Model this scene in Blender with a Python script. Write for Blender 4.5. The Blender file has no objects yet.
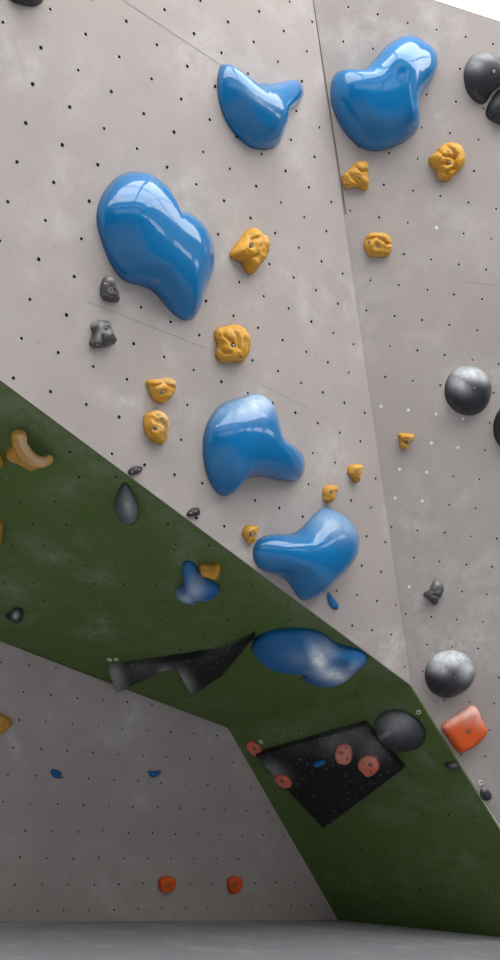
import bpy, bmesh, math, random
import numpy as np
from mathutils import Vector, Matrix

random.seed(4)
SC = bpy.context.scene
COL = SC.collection

# ------------------------------------------------------------------ survey of the place
# The bolt holes of a climbing wall form a regular grid; the lens, the eye point and the
# three grey wall planes were solved from it (grid pitch taken as 18 cm).
F, CX, CY = 832.648445, 239.895978, 544.805073
PITCH = .18
POSES = [(-0.05674, -0.693296, 0.204986, -4.609067, -12.948096, 20.145575),
         (0.12671, -0.20482, 0.117048, 4.670277, -11.660191, 27.007115),
         (0.017613, -0.458609, 0.182612, -8.014353, 11.418087, 30.383429)]
unit = lambda a: a / np.linalg.norm(a)

def rodr(r):
    t = np.linalg.norm(r); k = r / t
    K = np.array([[0, -k[2], k[1]], [k[2], 0, -k[0]], [-k[1], k[0], 0]])
    return np.eye(3) + math.sin(t) * K + (1 - math.cos(t)) * K @ K

def ray(u, v): return np.array([(u - CX) / F, (v - CY) / F, 1.])

class Plane:
    """n points to the room; e1 = along the bolt rows (right), e2 = down the wall (survey frame)."""
    def __init__(s, n, p, e1, grid0):
        s.n = unit(n)
        if s.n @ p > 0: s.n = -s.n
        s.p = p; s.d = s.n @ p
        s.e1 = unit(e1 - s.n * (s.n @ e1)); s.e2 = np.cross(s.n, s.e1)
        if s.e2[1] < 0: s.e2 = -s.e2
        s.g = grid0
    def hit(s, u, v):
        r = ray(u, v); return r * (s.d / (s.n @ r))
    def to2(s, X): X = np.asarray(X) - s.p; return np.stack([X @ s.e1, X @ s.e2], -1)
    def to3(s, q, h=0.): 
        q = np.asarray(q); h = np.asarray(h)
        return s.p + q[..., :1] * s.e1 + q[..., 1:] * s.e2 + h[..., None] * s.n
    def offset(s, h): return Plane(s.n, s.p + s.n * h, s.e1, s.g)

def proj(X):
    X = np.asarray(X); return np.stack([F * X[..., 0] / X[..., 2] + CX, F * X[..., 1] / X[..., 2] + CY], -1)

PL = []
for q in POSES:
    R = rodr(np.array(q[:3])); t = np.array(q[3:]) * PITCH
    PL.append(Plane(R[:, 2], t, R[:, 0], t))
A, B, C = PL
v1 = (A.hit(409, 685) + B.hit(409, 685)) / 2
v2 = C.hit(228, 728); v3 = C.hit(338, 920)
nE = unit(np.cross(v2 - v1, v3 - v1))
E_ = Plane(nE, v1, np.array([1, 0, 0.]), v1)
fl = [C.hit(0, 922), v3, E_.hit(500, 937)]
UP = unit(np.cross(fl[1] - fl[0], fl[2] - fl[0]))
if UP[1] > 0: UP = -UP
def horiz(n): 
    h = np.cross(n, UP); return h if h[0] > 0 else -h
E_ = Plane(nE, v1, horiz(nE), E_.hit(453.75, 835))
a0 = A.hit(0, 380)
nD = unit(np.cross(a0 - v1, v2 - v1))
D = Plane(nD, v1, horiz(nD), v1); D.g = D.hit(76, 545.5)
FLOOR = Plane(UP, v3, np.array([1., 0, 0]), v3)

CAMH = float(-(v3 @ UP))
yv = unit(np.array([0, 0, 1.]) - UP * UP[2]); xv = np.cross(yv, UP)
M = np.stack([xv, yv, UP])                       # survey -> world
def W(X): return np.asarray(X) @ M.T + np.array([0, 0, CAMH])
def Wd(d): return np.asarray(d) @ M.T

# ------------------------------------------------------------------ materials
def mat(name): 
    m = bpy.data.materials.new(name); m.use_nodes = True
    nt = m.node_tree; b = nt.nodes['Principled BSDF']
    return m, nt, b
def N(nt, t, **kw):
    n = nt.nodes.new(t)
    for k, v in kw.items():
        if k in n.inputs: n.inputs[k].default_value = v
        else: setattr(n, k, v)
    return n
def noise(nt, scale, detail=4, rough=.6, vec=None):
    n = N(nt, 'ShaderNodeTexNoise'); n.inputs['Scale'].default_value = scale
    n.inputs['Detail'].default_value = detail; n.inputs['Roughness'].default_value = rough
    if vec is not None: nt.links.new(vec, n.inputs['Vector'])
    return n.outputs['Fac']
def ramp(nt, fac, p0, p1, c0=(0, 0, 0, 1), c1=(1, 1, 1, 1)):
    r = N(nt, 'ShaderNodeValToRGB'); r.color_ramp.elements[0].position = p0; r.color_ramp.elements[1].position = p1
    r.color_ramp.elements[0].color = c0; r.color_ramp.elements[1].color = c1
    nt.links.new(fac, r.inputs['Fac']); return r.outputs['Color']
def mix(nt, fac, a, b, mode='MIX'):
    m = N(nt, 'ShaderNodeMix'); m.data_type = 'RGBA'; m.blend_type = mode
    for s, v in ((m.inputs[0], fac), (m.inputs[6], a), (m.inputs[7], b)):
        if isinstance(v, bpy.types.NodeSocket): nt.links.new(v, s)
        else: s.default_value = v if s is m.inputs[0] else (*v, 1) if len(v) == 3 else v
    return m.outputs[2]
def math_(nt, op, a, b=0., clamp=False):
    m = N(nt, 'ShaderNodeMath'); m.operation = op; m.use_clamp = clamp
    for s, v in ((m.inputs[0], a), (m.inputs[1], b)):
        if isinstance(v, bpy.types.NodeSocket): nt.links.new(v, s)
        else: s.default_value = v
    return m.outputs[0]
def bump(nt, b, h, strength, dist=.002):
    n = N(nt, 'ShaderNodeBump'); n.inputs['Strength'].default_value = strength; n.inputs['Distance'].default_value = dist
    nt.links.new(h, n.inputs['Height']); nt.links.new(n.outputs[0], b.inputs['Normal'])

def objco(nt): return N(nt, 'ShaderNodeTexCoord').outputs['Object']

def wall_paint(name, base, dark, chalk, chalk_amt, rough=.75):
    m, nt, b = mat(name); co = objco(nt)
    c = mix(nt, ramp(nt, noise(nt, 1.3, 5, .65, co), .3, .7), base, dark)
    # chalk clouds rubbed on by hands and shoes
    big = ramp(nt, noise(nt, 2.1, 3, .5, co), .45, .68)
    fine = ramp(nt, noise(nt, 7, 5, .65, co), .42, .85)
    f = math_(nt, 'MULTIPLY', math_(nt, 'MULTIPLY', big, fine), chalk_amt)
    c = mix(nt, f, c, chalk)
    # painted chalk strokes kept on the mesh
    at = N(nt, 'ShaderNodeAttribute'); at.attribute_name = 'chalk'
    f2 = math_(nt, 'MULTIPLY', at.outputs['Fac'], ramp(nt, noise(nt, 16, 6, .75, co), .35, .7))
    c = mix(nt, f2, c, chalk)
    # dark rubber scuffs, small
    sc = ramp(nt, noise(nt, 34, 4, .6, co), .66, .73)
    sc = math_(nt, 'MULTIPLY', sc, .35)
    c = mix(nt, sc, c, tuple(x * .45 for x in base))
    nt.links.new(c, b.inputs['Base Color']); b.inputs['Roughness'].default_value = rough
    b.inputs['Specular IOR Level'].default_value = .25
    bump(nt, b, noise(nt, 260, 3, .6, co), .25, .002)
    return m

M_GREY = wall_paint('grey_textured_paint', (.46, .418, .40), (.395, .358, .343), (.72, .70, .69), .6)
M_GREEN = wall_paint('green_textured_paint', (.106, .164, .043), (.093, .145, .038), (.36, .40, .34), .35, .6)

def flat(name, c, rough=.5, metal=0., spec=.5, bumpy=None):
    m, nt, b = mat(name); co = objco(nt)
    cc = mix(nt, ramp(nt, noise(nt, 40, 3, .6, co), .3, .7), c, tuple(x * .8 for x in c))
    nt.links.new(cc, b.inputs['Base Color'])
    b.inputs['Roughness'].default_value = rough; b.inputs['Metallic'].default_value = metal
    b.inputs['Specular IOR Level'].default_value = spec
    if bumpy: bump(nt, b, noise(nt, bumpy, 3, .6, co), .3, .002)
    return m
M_HOLE = flat('dark_hole', (.012, .011, .011), .9, 0, .1)
M_SEAM = flat('panel_joint', (.345, .315, .305), .9, 0, .1)
M_GAP = flat('open_joint', (.09, .085, .083), .9, 0, .1)
M_STEEL = flat('bolt_steel', (.55, .53, .52), .35, .9)
M_NUT = flat('zinc_insert', (.90, .89, .87), .35, .1)
M_SOCKET = flat('socket_black', (.015, .014, .014), .7)

def hold_mat(name, base, dark, chalk=(.72, .72, .72), rough=.55, coat=0., grain=0., speck=0., spec=.5, amb=0.):
    m, nt, b = mat(name); co = objco(nt)
    c = mix(nt, ramp(nt, noise(nt, 14, 4, .6, co), .3, .7), base, dark)
    at = N(nt, 'ShaderNodeAttribute'); at.attribute_name = 'chalk'
    nz = ramp(nt, noise(nt, 22, 6, .7, co), .25, .75)
    f = math_(nt, 'MULTIPLY', at.outputs['Fac'], math_(nt, 'ADD', math_(nt, 'MULTIPLY', nz, .7), .45), True)
    if amb:
        g = math_(nt, 'MULTIPLY', ramp(nt, noise(nt, 9, 5, .7, co), .5, .8), amb)
        f = math_(nt, 'MAXIMUM', f, g)
    if speck:
        v = N(nt, 'ShaderNodeTexVoronoi'); v.inputs['Scale'].default_value = 42; nt.links.new(co, v.inputs['Vector'])
        sp = math_(nt, 'LESS_THAN', v.outputs['Distance'], .16)
        pick = math_(nt, 'GREATER_THAN', noise(nt, 30, 2, .5, co), .53)
        dust = math_(nt, 'MULTIPLY', ramp(nt, noise(nt, 120, 3, .6, co), .60, .75), .14)
        sp = math_(nt, 'MAXIMUM', math_(nt, 'MULTIPLY', math_(nt, 'MULTIPLY', sp, pick), speck), dust)
        f = math_(nt, 'MAXIMUM', f, sp)
    c = mix(nt, f, c, chalk)
    nt.links.new(c, b.inputs['Base Color'])
    r = math_(nt, 'ADD', math_(nt, 'MULTIPLY', f, .55), rough, True)
    nt.links.new(r, b.inputs['Roughness']); b.inputs['Specular IOR Level'].default_value = spec
    if coat:
        b.inputs['Coat Roughness'].default_value = .03
        cw = math_(nt, 'MULTIPLY', math_(nt, 'SUBTRACT', 1., math_(nt, 'MULTIPLY', f, 1.3), True), coat)
        nt.links.new(cw, b.inputs['Coat Weight'])
    if grain: bump(nt, b, noise(nt, 170, 4, .6, co), grain, .003)
    return m
M_BLUE = hold_mat('blue_gloss_gelcoat', (.0015, .172, .445), (.0012, .162, .42), (.60, .70, .78), .32, 1.0, spec=.15)
M_BLUEM = hold_mat('blue_matt_resin', (.004, .15, .42), (.003, .135, .38), (.92, .95, .98), .5, 0, .1)
M_YEL = hold_mat('ochre_resin', (.68, .34, .022), (.58, .28, .016), (.72, .58, .36), .55, 0, .35, amb=.4)
M_JUG = hold_mat('ochre_tan_resin', (.60, .30, .03), (.52, .25, .025), (.66, .55, .42), .5, 0, .25, amb=.2)
M_OLIVE = hold_mat('mustard_resin', (.42, .26, .03), (.36, .22, .025), (.5, .45, .3), .6, 0, .3)
M_BLK = hold_mat('black_resin', (.021, .023, .030), (.016, .018, .024), (.74, .77, .82), .42, 0, .35, amb=.12)
M_GRY = hold_mat('charcoal_resin', (.075, .075, .08), (.05, .05, .055), (.50, .50, .52), .45, 0, .3, amb=.25)
M_ORG = hold_mat('orange_resin', (.86, .12, .012), (.80, .105, .01), (.88, .66, .61), .5, 0, .3)
M_SAL = hold_mat('coral_resin', (.86, .17, .10), (.78, .15, .085), (.90, .62, .56), .5, 0, .3, amb=.35)
M_PLY = hold_mat('black_grip_paint', (.012, .012, .014), (.009, .009, .011), (.55, .56, .58), .6, 0, .6, speck=.75, spec=.3)

# ------------------------------------------------------------------ object helpers
def tag(o, label=None, cat=None, group=None, kind=None):
    if label: o['label'] = label
    if cat: o['category'] = cat
    if group: o['group'] = group
    if kind: o['kind'] = kind
    return o

def mesh_obj(name, verts, faces, mats, parent=None, origin=None, midx=None, smooth=False, chalk=None):
    me = bpy.data.meshes.new(name)
    V = np.asarray(verts, float)
    if origin is not None: V = V - np.asarray(origin)
    me.from_pydata(V.tolist(), [], [list(map(int, f)) for f in faces])
    for m in (mats if isinstance(mats, (list, tuple)) else [mats]): me.materials.append(m)
    if midx is not None: me.polygons.foreach_set('material_index', np.asarray(midx, dtype=np.int32))
    if smooth: me.polygons.foreach_set('use_smooth', [True] * len(me.polygons))
    if chalk is not None:
        a = me.attributes.new('chalk', 'FLOAT', 'POINT'); a.data.foreach_set('value', np.asarray(chalk, dtype=np.float32))
    me.update()
    o = bpy.data.objects.new(name, me); COL.objects.link(o)
    if parent is not None: o.parent = parent
    elif origin is not None: o.location = origin
    return o

def fix_normals(o, toward):
    bm = bmesh.new(); bm.from_mesh(o.data)
    bmesh.ops.recalc_face_normals(bm, faces=bm.faces)
    bm.to_mesh(o.data); bm.free(); o.data.update()

def inside(poly, q):
    x, y = q; r = False; n = len(poly)
    for i in range(n):
        x1, y1 = poly[i]; x2, y2 = poly[i - 1]
        if (y1 > y) != (y2 > y) and x < (x2 - x1) * (y - y1) / (y2 - y1) + x1: r = not r
    return r
def edge_dist(poly, q):
    d = 9.
    for i in range(len(poly)):
        a = np.array(poly[i - 1]); b = np.array(poly[i]); t = np.clip(((q - a) @ (b - a)) / ((b - a) @ (b - a)), 0, 1)
        d = min(d, np.linalg.norm(q - a - t * (b - a)))
    return d

# ------------------------------------------------------------------ the climbing wall
def line_plane(p, d, pl): return p + d * ((pl.d - pl.n @ p) / (pl.n @ d))
def toplane_row(pl, up): 
    """point set: where pl meets the horizontal level UP.X = up"""
    return Plane(UP, UP * up, np.array([1., 0, 0]), UP)
TOPREF = B.hit(440, 1.5)
TOPREF2 = B.hit(500, 21)
dAB = unit(np.cross(A.n, B.n)); dAB = dAB if dAB @ UP > 0 else -dAB
dtopB = unit(TOPREF2 - TOPREF)
crease_top = line_plane(TOPREF, dtopB, A)                     # wall top on the A/B crease
LEFT = 1.3
a_left = a0 + unit(a0 - v1) * 1.5
a_topleft = crease_top - A.e1 * (np.linalg.norm((crease_top - a_left) @ A.e1) + .0)
d_c = C.hit(0, 648); d_c = v2 + unit(d_c - v2) * 3.2
d_c = d_c - D.n * (D.n @ (d_c - v1))                          # keep the underside flat
b_dir = unit(B.hit(500, 825) - v1)
b_floor = line_plane(v1, b_dir, FLOOR)
b_floor_r = line_plane(b_floor + B.e1 * 1.6, B.e2, FLOOR)
b_top_r = TOPREF + dtopB * 2.3
c_floor_l = line_plane(d_c, C.e2, FLOOR)
v3x = v3 + unit(v3 - v2) * .12; b_floorx = b_floor + b_dir * .12
bfrx = b_floor_r + B.e2 * .12; cflx = c_floor_l + C.e2 * .12

def ngrid(pl, poly2, margin=.03):
    g0 = pl.to2(pl.g); P = np.array(poly2); lo = P.min(0); hi = P.max(0); out = []
    for i in range(int((lo[0] - g0[0]) / PITCH) - 1, int((hi[0] - g0[0]) / PITCH) + 2):
        for j in range(int((lo[1] - g0[1]) / PITCH) - 1, int((hi[1] - g0[1]) / PITCH) + 2):
            q = g0 + np.array([i, j]) * PITCH
            if inside(poly2, q) and edge_dist(poly2, q) > margin: out.append((i, j, q))
    return out

def strokes_field(strokes, px):
    out = np.zeros(len(px))
    for (x, y, sx, sy, ang, amp) in strokes:
        a = math.radians(ang); d = px - np.array([x, y])
        u = d[:, 0] * math.cos(a) + d[:, 1] * math.sin(a); v = -d[:, 0] * math.sin(a) + d[:, 1] * math.cos(a)
        out = np.maximum(out, amp * np.exp(-.5 * ((u / sx) ** 2 + (v / sy) ** 2)))
    return out

def panel(name, pl, corners, paint, hole_r, nut_chance, skip=0., seams=(), strokes=(), white=(), label='', gap=None, cell=.05):
    """a plywood climbing panel: face grid clipped to the outline, back sheet and edges, bolt holes, joints"""
    poly = [tuple(pl.to2(c)) for c in corners]
    bm = bmesh.new()
    # face, cut on a regular lattice so chalk rubbed on it can be stored
    f = bm.faces.new([bm.verts.new(tuple(pl.to3(np.array(q)))) for q in poly])
    P = np.array(poly); lo = P.min(0); hi = P.max(0)
    for ax, e in ((0, pl.e1), (1, pl.e2)):
        k = lo[ax] + cell
        while k < hi[ax]:
            q = np.zeros(2); q[ax] = k; co = pl.to3(q)
            bmesh.ops.bisect_plane(bm, geom=bm.verts[:] + bm.edges[:] + bm.faces[:], plane_co=Vector(co), plane_no=Vector(e))
            k += cell
    vs = [np.array(v.co) for v in bm.verts]; bm.verts.index_update()
    fs = [[v.index for v in fc.verts] for fc in bm.faces]; bm.free()
    mi = [0] * len(fs)
    n0 = len(vs)
    # back sheet and rim
    T = .018; nb = len(poly)
    for q in poly: vs.append(pl.to3(np.array(q), np.array(0.)))
    for q in poly: vs.append(pl.to3(np.array(q), np.array(-T)))
    fs.append([n0 + nb + i for i in range(nb)]); mi.append(0)
    for i in range(nb):
        j = (i + 1) % nb; fs.append([n0 + i, n0 + j, n0 + nb + j, n0 + nb + i]); mi.append(0)
    def disc(q, r0, r1, h, m, sides=10, off=(0, 0)):
        s = len(vs)
        for k in range(sides):
            a = 2 * math.pi * k / sides
            vs.append(pl.to3(q + np.array(off) + r1 * np.array([math.cos(a), math.sin(a)]), np.array(h)))
        if r0 <= 0: fs.append(list(range(s, s + sides))); mi.append(m)
        else:
            for k in range(sides):
                a = 2 * math.pi * k / sides
                vs.append(pl.to3(q + np.array(off) + r0 * np.array([math.cos(a), math.sin(a)]), np.array(h)))
            for k in range(sides):
                kk = (k + 1) % sides; fs.append([s + k, s + kk, s + sides + kk, s + sides + k]); mi.append(m)
    W2 = [pl.to2(pl.hit(*w)) for w in white]
    for (i, j, q) in ngrid(pl, poly):
        if random.random() < skip: continue
        q = q + np.array([random.uniform(-.004, .004), random.uniform(-.004, .004)])
        if any(np.linalg.norm(q - w) < .07 for w in W2):
            disc(q, 0, .0105, .0012, 2); continue
        r = hole_r * random.uniform(.85, 1.12)
        if random.random() < nut_chance:
            disc(q, r * .7, r * 1.08, .0010, 2, 10, (-.0025, .003))
        disc(q, 0, r, .0016, 1)
    for (p0, p1, w, m) in seams:
        a = pl.to2(pl.hit(*p0)); b = pl.to2(pl.hit(*p1)); t = unit(b - a); nn = np.array([-t[1], t[0]]) * w / 2
        s = len(vs)
        for q in (a - nn, b - nn, b + nn, a + nn): vs.append(pl.to3(q, np.array(.0008)))
        fs.append([s, s + 1, s + 2, s + 3]); mi.append(m)
    V = np.array(vs); px = proj(V); ch = strokes_field(strokes, px) if strokes else np.zeros(len(V))
    # faces look to the room
    o = mesh_obj(name, W(V), fs, [paint, M_HOLE, M_NUT, M_SEAM, M_GAP], midx=mi, chalk=ch)
    want = Vector(Wd(pl.n))
    me = o.data
    bm = bmesh.new(); bm.from_mesh(me)
    back = [fc for fc in bm.faces if fc.normal.dot(want) < -.9 and (Vector(fc.calc_center_median()) - Vector(W(pl.p))).dot(want) > -.009]
    bmesh.ops.reverse_faces(bm, faces=back); bm.to_mesh(me); bm.free()
    tag(o, label, None, None, 'structure')
    return o

panel('wall_left', A, [a_left, v1, crease_top, a_topleft], M_GREY, .0082, .10,
      seams=[((120, -2), (222, 66), .004, 3), ((88, 302), (205, 348), .004, 3), ((258, 383), (330, 420), .003, 3),
             ((311., -12), (346., 214), .0065, 4)],
      strokes=[(230, 250, 5, 20, 10, .5), (120, 400, 18, 6, 15, .7), (310, 320, 30, 6, 75, .35), (260, 290, 9, 26, 20, .35),
               (330, 460, 14, 20, 0, .5), (395, 640, 8, 10, 0, .8), (385, 655, 12, 6, 40, .6), (355, 640, 20, 4, -20, .5),
               (290, 120, 14, 22, 0, .3), (75, 100, 16, 40, 10, .25), (195, 60, 20, 30, 30, .3)],
      label='light grey upper left face of the climbing wall with rows of dark bolt holes')
panel('wall_right', B, [crease_top, v1, b_floorx, bfrx, b_top_r], M_GREY, .0068, .35,
      seams=[((466, 282), (497, 286), .004, 3)],
      white=[(380.5, 407), (408, 411), (435, 415), (462.5, 419), (430.5, 444), (457.75, 447.75), (398.75, 469.75), (426, 473),
             (394.5, 498.75), (421.25, 502), (409, 586.75), (435.5, 229)],
      strokes=[(465, 645, 30, 18, 0, .8), (420, 605, 14, 5, 55, .7), (425, 630, 12, 5, 50, .6), (455, 570, 20, 6, 20, .4), (470, 378, 24, 12, 0, .4), (480, 615, 14, 5, 10, .6),
               (462, 500, 14, 4, -45, .5), (418, 525, 12, 3, 8, .5), (468, 225, 14, 10, -30, .4), (440, 590, 22, 22, 0, .35), (480, 785, 10, 14, -40, .6), (440, 120, 3, 12, -25, .5)],
      label='light grey upper right face of the climbing wall, right of the vertical crease')
panel('wall_bottom', C, [d_c, v2, v3x, cflx], M_GREY, .0066, .35,
      strokes=[(130, 722, 8, 14, 20, .8), (14, 745, 4, 12, -15, .9), (113, 735, 10, 5, 0, .5), (224, 735, 12, 6, 0, .6), (205, 732, 6, 8, 0, .5), (35, 710, 30, 12, 0, .25)],
      label='grey recessed lower face of the climbing wall in shade above the mat')
panel('wall_middle', D, [a_left, v1, v2, d_c], M_GREEN, .0065, .08, skip=.35,
      strokes=[(8, 590, 16, 10, 20, .5), (50, 555, 14, 6, 15, .7), (97, 578, 14, 5, 10, .6), (103, 625, 6, 10, -40, .7), (92, 632, 12, 4, 0, .7), (186, 552, 7, 16, 15, .6),
               (60, 490, 16, 7, -20, .4), (25, 412, 50, 10, 30, .45), (95, 455, 40, 14, 35, .4), (165, 515, 40, 8, 38, .3), (20, 617, 12, 5, 0, .6), (285, 595, 60, 8, 38, .3), (350, 655, 40, 6, 36, .35), (366, 665, 30, 3, 10, .5)],
      label='dark green underside of the overhang running diagonally across the climbing wall')
panel('wall_front', E_, [v1, b_floorx, v3x, v2], M_GREEN, .0065, .05, skip=.45,
      strokes=[(425, 758, 10, 3, 45, .5), (290, 735, 40, 8, -12, .3), (385, 715, 20, 8, -20, .3), (470, 800, 14, 8, 50, .4)],
      label='green lower right slope of the climbing wall coming down to the mat')

# ------------------------------------------------------------------ the hall
def box(name, lo, hi, m, kind='structure', label=None):
    x0, y0, z0 = lo; x1, y1, z1 = hi
    vs = [(x0, y0, z0), (x1, y0, z0), (x1, y1, z0), (x0, y1, z0), (x0, y0, z1), (x1, y0, z1), (x1, y1, z1), (x0, y1, z1)]
    fs = [(0, 3, 2, 1), (4, 5, 6, 7), (0, 1, 5, 4), (1, 2, 6, 5), (2, 3, 7, 6), (3, 0, 4, 7)]
    o = mesh_obj(name, vs, fs, m); tag(o, label, None, None, kind); return o

def glow(name, c, s):
    m, nt, b = mat(name); b.inputs['Base Color'].default_value = (.8, .8, .8, 1)
    b.inputs['Emission Color'].default_value = (*c, 1); b.inputs['Emission Strength'].default_value = s
    return m
m_, nt, b_ = mat('mat_fabric'); co = objco(nt)
cc = mix(nt, ramp(nt, noise(nt, 70, 6, .8, co), .40, .60), (.32, .325, .352), (.20, .205, .225))
cc = mix(nt, math_(nt, 'MULTIPLY', ramp(nt, noise(nt, 3, 4, .6, co), .5, .75), .35), cc, (.52, .53, .54))
nt.links.new(cc, b_.inputs['Base Color']); b_.inputs['Roughness'].default_value = .9; bump(nt, b_, noise(nt, 220, 4, .7, co), .6, .004)
M_MAT = m_
M_CEIL = flat('ceiling_white', (.78, .78, .77), .8)
M_HALLE = flat('hall_wall_grey', (.42, .42, .415), .8)
M_HALL = flat('hall_wall_white', (.62, .62, .61), .8)
M_DADO = flat('hall_wall_dark', (.07, .07, .075), .8)
M_SKY = glow('daylight_panel', (1., .985, .96), 7.8)
M_WIN = glow('daylight_window', (1., .99, .97), 4.)
M_SKYFAR = glow('daylight_panel_far', (1., .985, .96), 1.)
M_SOUTH = glow('daylight_tall_window', (1., .99, .97), 1.2)
M_BACKW = glow('daylight_rear', (1., 1., 1.), 3.)

X0, X1, Y0, Y1, H = -8., 9., -9., 11., 7.0
box('floor', (X0, Y0, -.25), (X1, Y1, 0), M_MAT, label='grey speckled crash mat covering the floor below the wall')
box('ceiling', (X0, Y0, H), (X1, Y1, H + .2), M_CEIL)
for nm, lo, hi, m in (('wall_west', (X0 - .2, Y0, 0), (X0, Y1, H), M_DADO), ('wall_east', (X1, Y0, 4.0), (X1 + .2, Y1, H), M_HALLE),
                      ('wall_east', (X1, Y0, 0), (X1 + .2, Y1, 4.0), M_DADO),
                      ('wall_south', (X0, Y0 - .2, 4.0), (X1, Y0, H), M_HALL), ('wall_south', (X0, Y0 - .2, 0), (X1, Y0, 4.0), M_DADO),
                      ('wall_north', (X0, Y1, 0), (X1, Y1 + .2, H), M_HALL)):
    box(nm, lo, hi, m)
k = 0
for y, em in ((-5.5, 'FAR'), (-1.6, 'NEAR'), (.3, 'NEAR'), (2.2, 'NEAR')):
    for x in (-5.2, -1.7, 1.8, 5.3):
        k += 1; box('window_%d' % k, (x - 1.62, y - .86, H - .04), (x + 1.62, y + .86, H), M_SKY if em == 'NEAR' else M_SKYFAR)
for x in (-5, 0, 5):
    k += 1; box('window_%d' % k, (x - 2.4, 4.3, H - .04), (x + 2.4, 9., H), M_BACKW)
for y in (-6.5, -4.2, -1.9, .4, 2.7):
    k += 1; box('window_%d' % k, (X1 - .04, y - .85, 4.3), (X1, y + .85, 5.0), M_WIN)
for x in (-6, -3, 0, 3, 6):
    k += 1; box('window_%d' % k, (x - 1.25, Y0, 4.4), (x + 1.25, Y0 + .04, 6.6), M_SOUTH)

# ------------------------------------------------------------------ holds
def spline(pts, n):
    """closed Catmull-Rom through pts"""
    P = np.array(pts, float); out = []; m = len(P); per = 8
    for i in range(m):
        p0, p1, p2, p3 = P[i - 1], P[i], P[(i + 1) % m], P[(i + 2) % m]
        for k in range(per):
            t = k / per
            out.append(.5 * ((2 * p1) + (-p0 + p2) * t + (2 * p0 - 5 * p1 + 4 * p2 - p3) * t * t + (-p0 + 3 * p1 - 3 * p2 + p3) * t ** 3))
    return np.array(out)

def radial(curve, c, ang, fill=True):
    """outermost crossing of a closed curve with rays from c"""
    d = curve - c; a = np.arctan2(d[:, 1], d[:, 0]); r = np.hypot(d[:, 0], d[:, 1])
    R = np.zeros(len(ang)); m = len(curve)
    for i in range(m):
        p, q = d[i], d[(i + 1) % m]; den = np.cos(ang) * (q[1] - p[1]) - np.sin(ang) * (q[0] - p[0])
        with np.errstate(all='ignore'):
            t = (np.sin(ang) * p[0] - np.cos(ang) * p[1]) / den
            x = p[0] + t * (q[0] - p[0]); y = p[1] + t * (q[1] - p[1]); rr = x * np.cos(ang) + y * np.sin(ang)
        ok = (t >= 0) & (t <= 1) & (rr > 0) & np.isfinite(rr); R = np.where(ok, np.maximum(R, np.where(ok, rr, 0)), R)
    bad = R <= 0
    if fill and bad.any(): R[bad] = np.interp(ang[bad], ang[~bad], R[~bad], period=2 * math.pi)
    return R

def poisson(poly, G=44, its=500):
    lo = poly.min(0); hi = poly.max(0); s = (hi - lo).max() * 1.12; c = (lo + hi) / 2
    xs = c[0] + (np.arange(G) + .5 - G / 2) / G * s; ys = c[1] + (np.arange(G) + .5 - G / 2) / G * s
    X, Y = np.meshgrid(xs, ys); ins = np.zeros(X.shape, bool); m = len(poly)
    for i in range(m):
        (x1, y1), (x2, y2) = poly[i], poly[i - 1]
        if y1 == y2: continue
        cond = ((y1 > Y) != (y2 > Y)) & (X < (x2 - x1) * (Y - y1) / (y2 - y1) + x1); ins ^= cond
    u = np.zeros(X.shape)
    for _ in range(its):
        v = np.zeros_like(u); v[1:-1, 1:-1] = .25 * (u[:-2, 1:-1] + u[2:, 1:-1] + u[1:-1, :-2] + u[1:-1, 2:] + 1)
        u = np.where(ins, v, 0)
    u = np.sqrt(u / u.max())
    def sample(q):
        fx = np.clip((q[:, 0] - xs[0]) / (s / G), 0, G - 1.001); fy = np.clip((q[:, 1] - ys[0]) / (s / G), 0, G - 1.001)
        i = fx.astype(int); j = fy.astype(int); a = fx - i; b = fy - j
        return u[j, i] * (1 - a) * (1 - b) + u[j, i + 1] * a * (1 - b) + u[j + 1, i] * (1 - a) * b + u[j + 1, i + 1] * a * b
    return sample

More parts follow.
